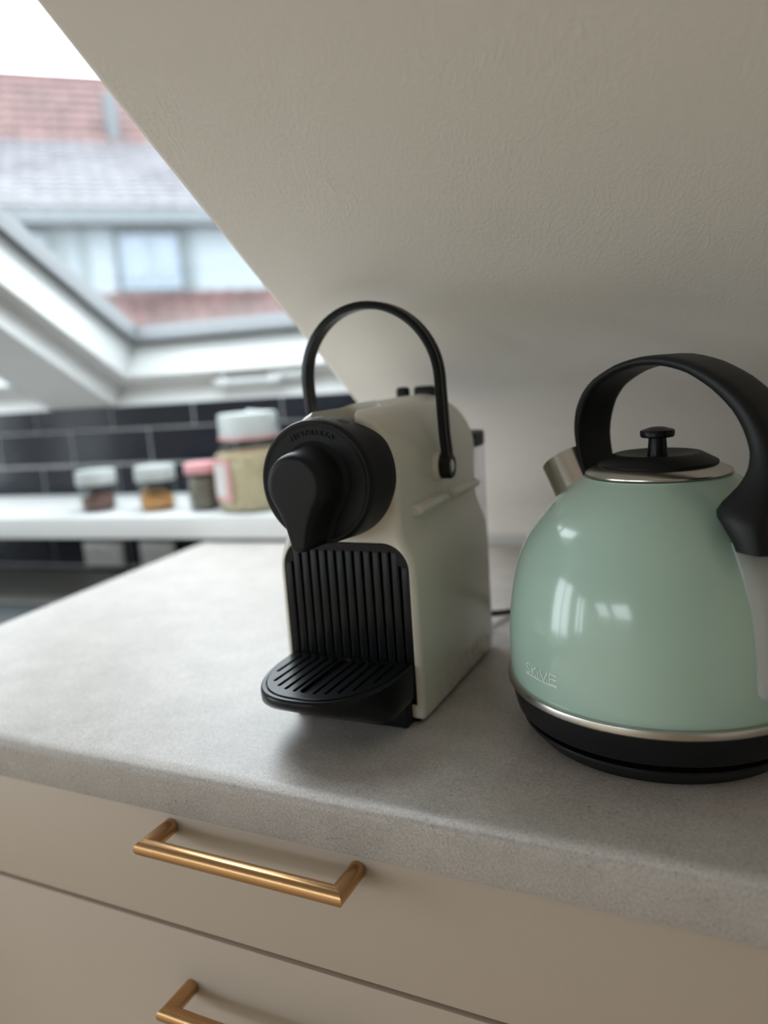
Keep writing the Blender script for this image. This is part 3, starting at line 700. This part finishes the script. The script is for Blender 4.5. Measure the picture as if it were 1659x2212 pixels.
st = [((-.052, .180), (-.056, .180), .0160), ((-.0555, .189), (-.0605, .188), .0165), ((-.0595, .2010), (-.0665, .2060), .017), ((-.0612, .2135), (-.0685, .2225), .0172), ((-.0598, .2255), (-.0655, .2375), .0175), ((-.0545, .2400), (-.0580, .2490), .0175), ((-.0445, .2512), (-.0470, .2583), .0175), ((-.0240, .2610), (-.0245, .2680), .0175), ((-.0020, .2652), (-.0020, .2722), .0175), ((.0190, .2642), (.0200, .2722), .0175), ((.0385, .2590), (.0430, .2665), .0175), ((.0575, .2480), (.0655, .2560), .0175),
      ((.0725, .2349), (.0840, .2415), .0178), ((.0806, .2234), (.0955, .2275), .019), ((.0861, .2112), (.1040, .2125), .021), ((.0869, .2018), (.1080, .1990), .0245), ((.0830, .1918), (.1100, .1850), .0295), ((.0700, .1768), (.1115, .1720), .0385), ((.0790, .1670), (.1125, .1640), .0392), ((.0860, .1590), (.1135, .1575), .0392), ((.0880, .1545), (.1140, .1535), .0392)]
rings = []
for i in range(len(st) - 1):
    for q in range(3):
        t = q / 3; lerp = lambda a, b: a + (b - a) * t
        (i0, o0, b0), (i1, o1, b1) = st[i], st[i + 1]
        rings.append(((lerp(i0[0], i1[0]), lerp(i0[1], i1[1])), (lerp(o0[0], o1[0]), lerp(o0[1], o1[1])), lerp(b0, b1)))
rings.append(st[-1])
for _ in range(1):
    rings = [rings[0]] + [tuple([tuple(sum(k * rings[i + d][c][q] for d, k in ((-1, .25), (0, .5), (1, .25))) for q in (0, 1)) for c in (0, 1)] + [sum(k * rings[i + d][2] for d, k in ((-1, .25), (0, .5), (1, .25)))]) for i in range(1, len(rings) - 1)] + [rings[-1]]
hr = []
for (i_, o_, b) in rings:
    m_ = ((i_[0] + o_[0]) / 2, (i_[1] + o_[1]) / 2); d_ = ((o_[0] - i_[0]) / 2, (o_[1] - i_[1]) / 2); L = []
    for k in range(28):
        t = 2 * math.pi * k / 28; cu_, su_ = math.cos(t), math.sin(t); p = .42
        u = abs(cu_) ** p * (1 if cu_ > 0 else -1); v = abs(su_) ** (p + .16) * (1 if su_ > 0 else -1)
        L.append(kpt(m_[0] + d_[0] * v, b * u, m_[1] + d_[1] * v))
    hr.append(L)
MB().loft(hr).build('handle', 'black', kt, ang=60)
# spout: short steel tube leaning away from the handle
sa, sb = Vector((-.0640, 0, .1585)), Vector((-.0885, 0, .1945)); ax = (sb - sa).normalized(); nv = Vector((-ax.z, 0, ax.x))
def sring(t, r): 
    c = sa + (sb - sa) * t; out = []
    for k in range(48):
        a = 2 * math.pi * k / 48; q = c + nv * (r * math.cos(a)); out.append(kpt(q.x, r * 1.15 * math.sin(a), q.z))
    return out
MB().loft([sring(0, .0230), sring(1.0, .0230), sring(1.01, .0225), sring(1.0, .0217), sring(.4, .0214)], (True, True)).build('spout', 'steel', kt)
# water gauge below the handle: milky raised window
gp = [(.1560, .0895), (.152, .0930), (.140, .1005), (.120, .1065), (.100, .1100), (.080, .1118), (.066, .1122), (.061, .1112), (.059, .108)]
gr_ = []
for z, r in gp:
    hwz = 17 * .1088 / max(r, .08); k = 16
    if z > .150: hwz = 18.5
    if z < .062: hwz *= .85
    L = [((r - .012) * math.cos(KA + R(a)), (r - .012) * math.sin(KA + R(a)), z) for a in (hwz, -hwz)]
    for q in range(k + 1):
        a = -1 + 2 * q / k; e_ = 1 - .03 * abs(a) ** 8
        L.append(((r + .001) * e_ * math.cos(KA + R(hwz * a)), (r + .001) * e_ * math.sin(KA + R(hwz * a)), z))
    gr_.append(L)
MB().loft(gr_).build('water_gauge', 'gauge', kt, ang=50)
# printed name low on the body
def on_body(az, z, lift=.0004):
    r = .1088
    for (r0, z0), (r1, z1) in zip(kp, kp[1:]):
        if z0 <= z <= z1 and z1 > z0: r = r0 + (r1 - r0) * (z - z0) / (z1 - z0)
    return ((r + lift) * math.cos(az), (r + lift) * math.sin(az), z)
AZ0, AZ1 = R(-137.2), R(-119.3)
def stroke(mb, pts, w=.00034):
    P = []
    for (x0, y0), (x1, y1) in zip(pts, pts[1:]):
        for k in range(6): P.append((x0 + (x1 - x0) * k / 6, y0 + (y1 - y0) * k / 6))
    P.append(pts[-1])
    for i in range(len(P) - 1):
        a, b = Vector(P[i]), Vector(P[i + 1]); t = (b - a).normalized(); n_ = Vector((-t.y, t.x)) * w
        q = [a - n_ - t * w * .5, b - n_ + t * w * .5, b + n_ + t * w * .5, a + n_ - t * w * .5]
        mb.add([on_body(AZ0 + v.x / .1088, .0609 + v.y) for v in q], [(0, 1, 2, 3)])
lg = MB(); W_ = (AZ1 - AZ0) * .1088; H_ = .0068
S_pts = [(.95, .86), (.8, .96), (.55, 1.0), (.28, .95), (.12, .80), (.18, .64), (.45, .54), (.75, .45), (.95, .30), (.88, .12), (.62, .01), (.32, .01), (.08, .12)]
def L_(pts, x, w): return [(x + p[0] * w, p[1] * H_) for p in pts]
stroke(lg, L_(S_pts, 0, W_ * .155))
stroke(lg, L_([(0, 1), (0, 0)], W_ * .235, 1)); stroke(lg, L_([(1, 1), (0, .48), (1, 0)], W_ * .238, W_ * .14))
stroke(lg, L_([(0, .62), (0, 0)], W_ * .44, 1)); stroke(lg, L_([(0, .88), (0, .80)], W_ * .44, 1))
stroke(lg, L_([(0, 1), (.5, 0), (1, 1)], W_ * .51, W_ * .22))
stroke(lg, L_([(1, 1), (0, 1), (0, 0), (1, 0)], W_ * .80, W_ * .19)); stroke(lg, L_([(0, .52), (.95, .52)], W_ * .80, W_ * .19))
stroke(lg, [(0, -.0010), (W_, -.0010)])
lg.build('lettering', 'print', kt, ang=None)
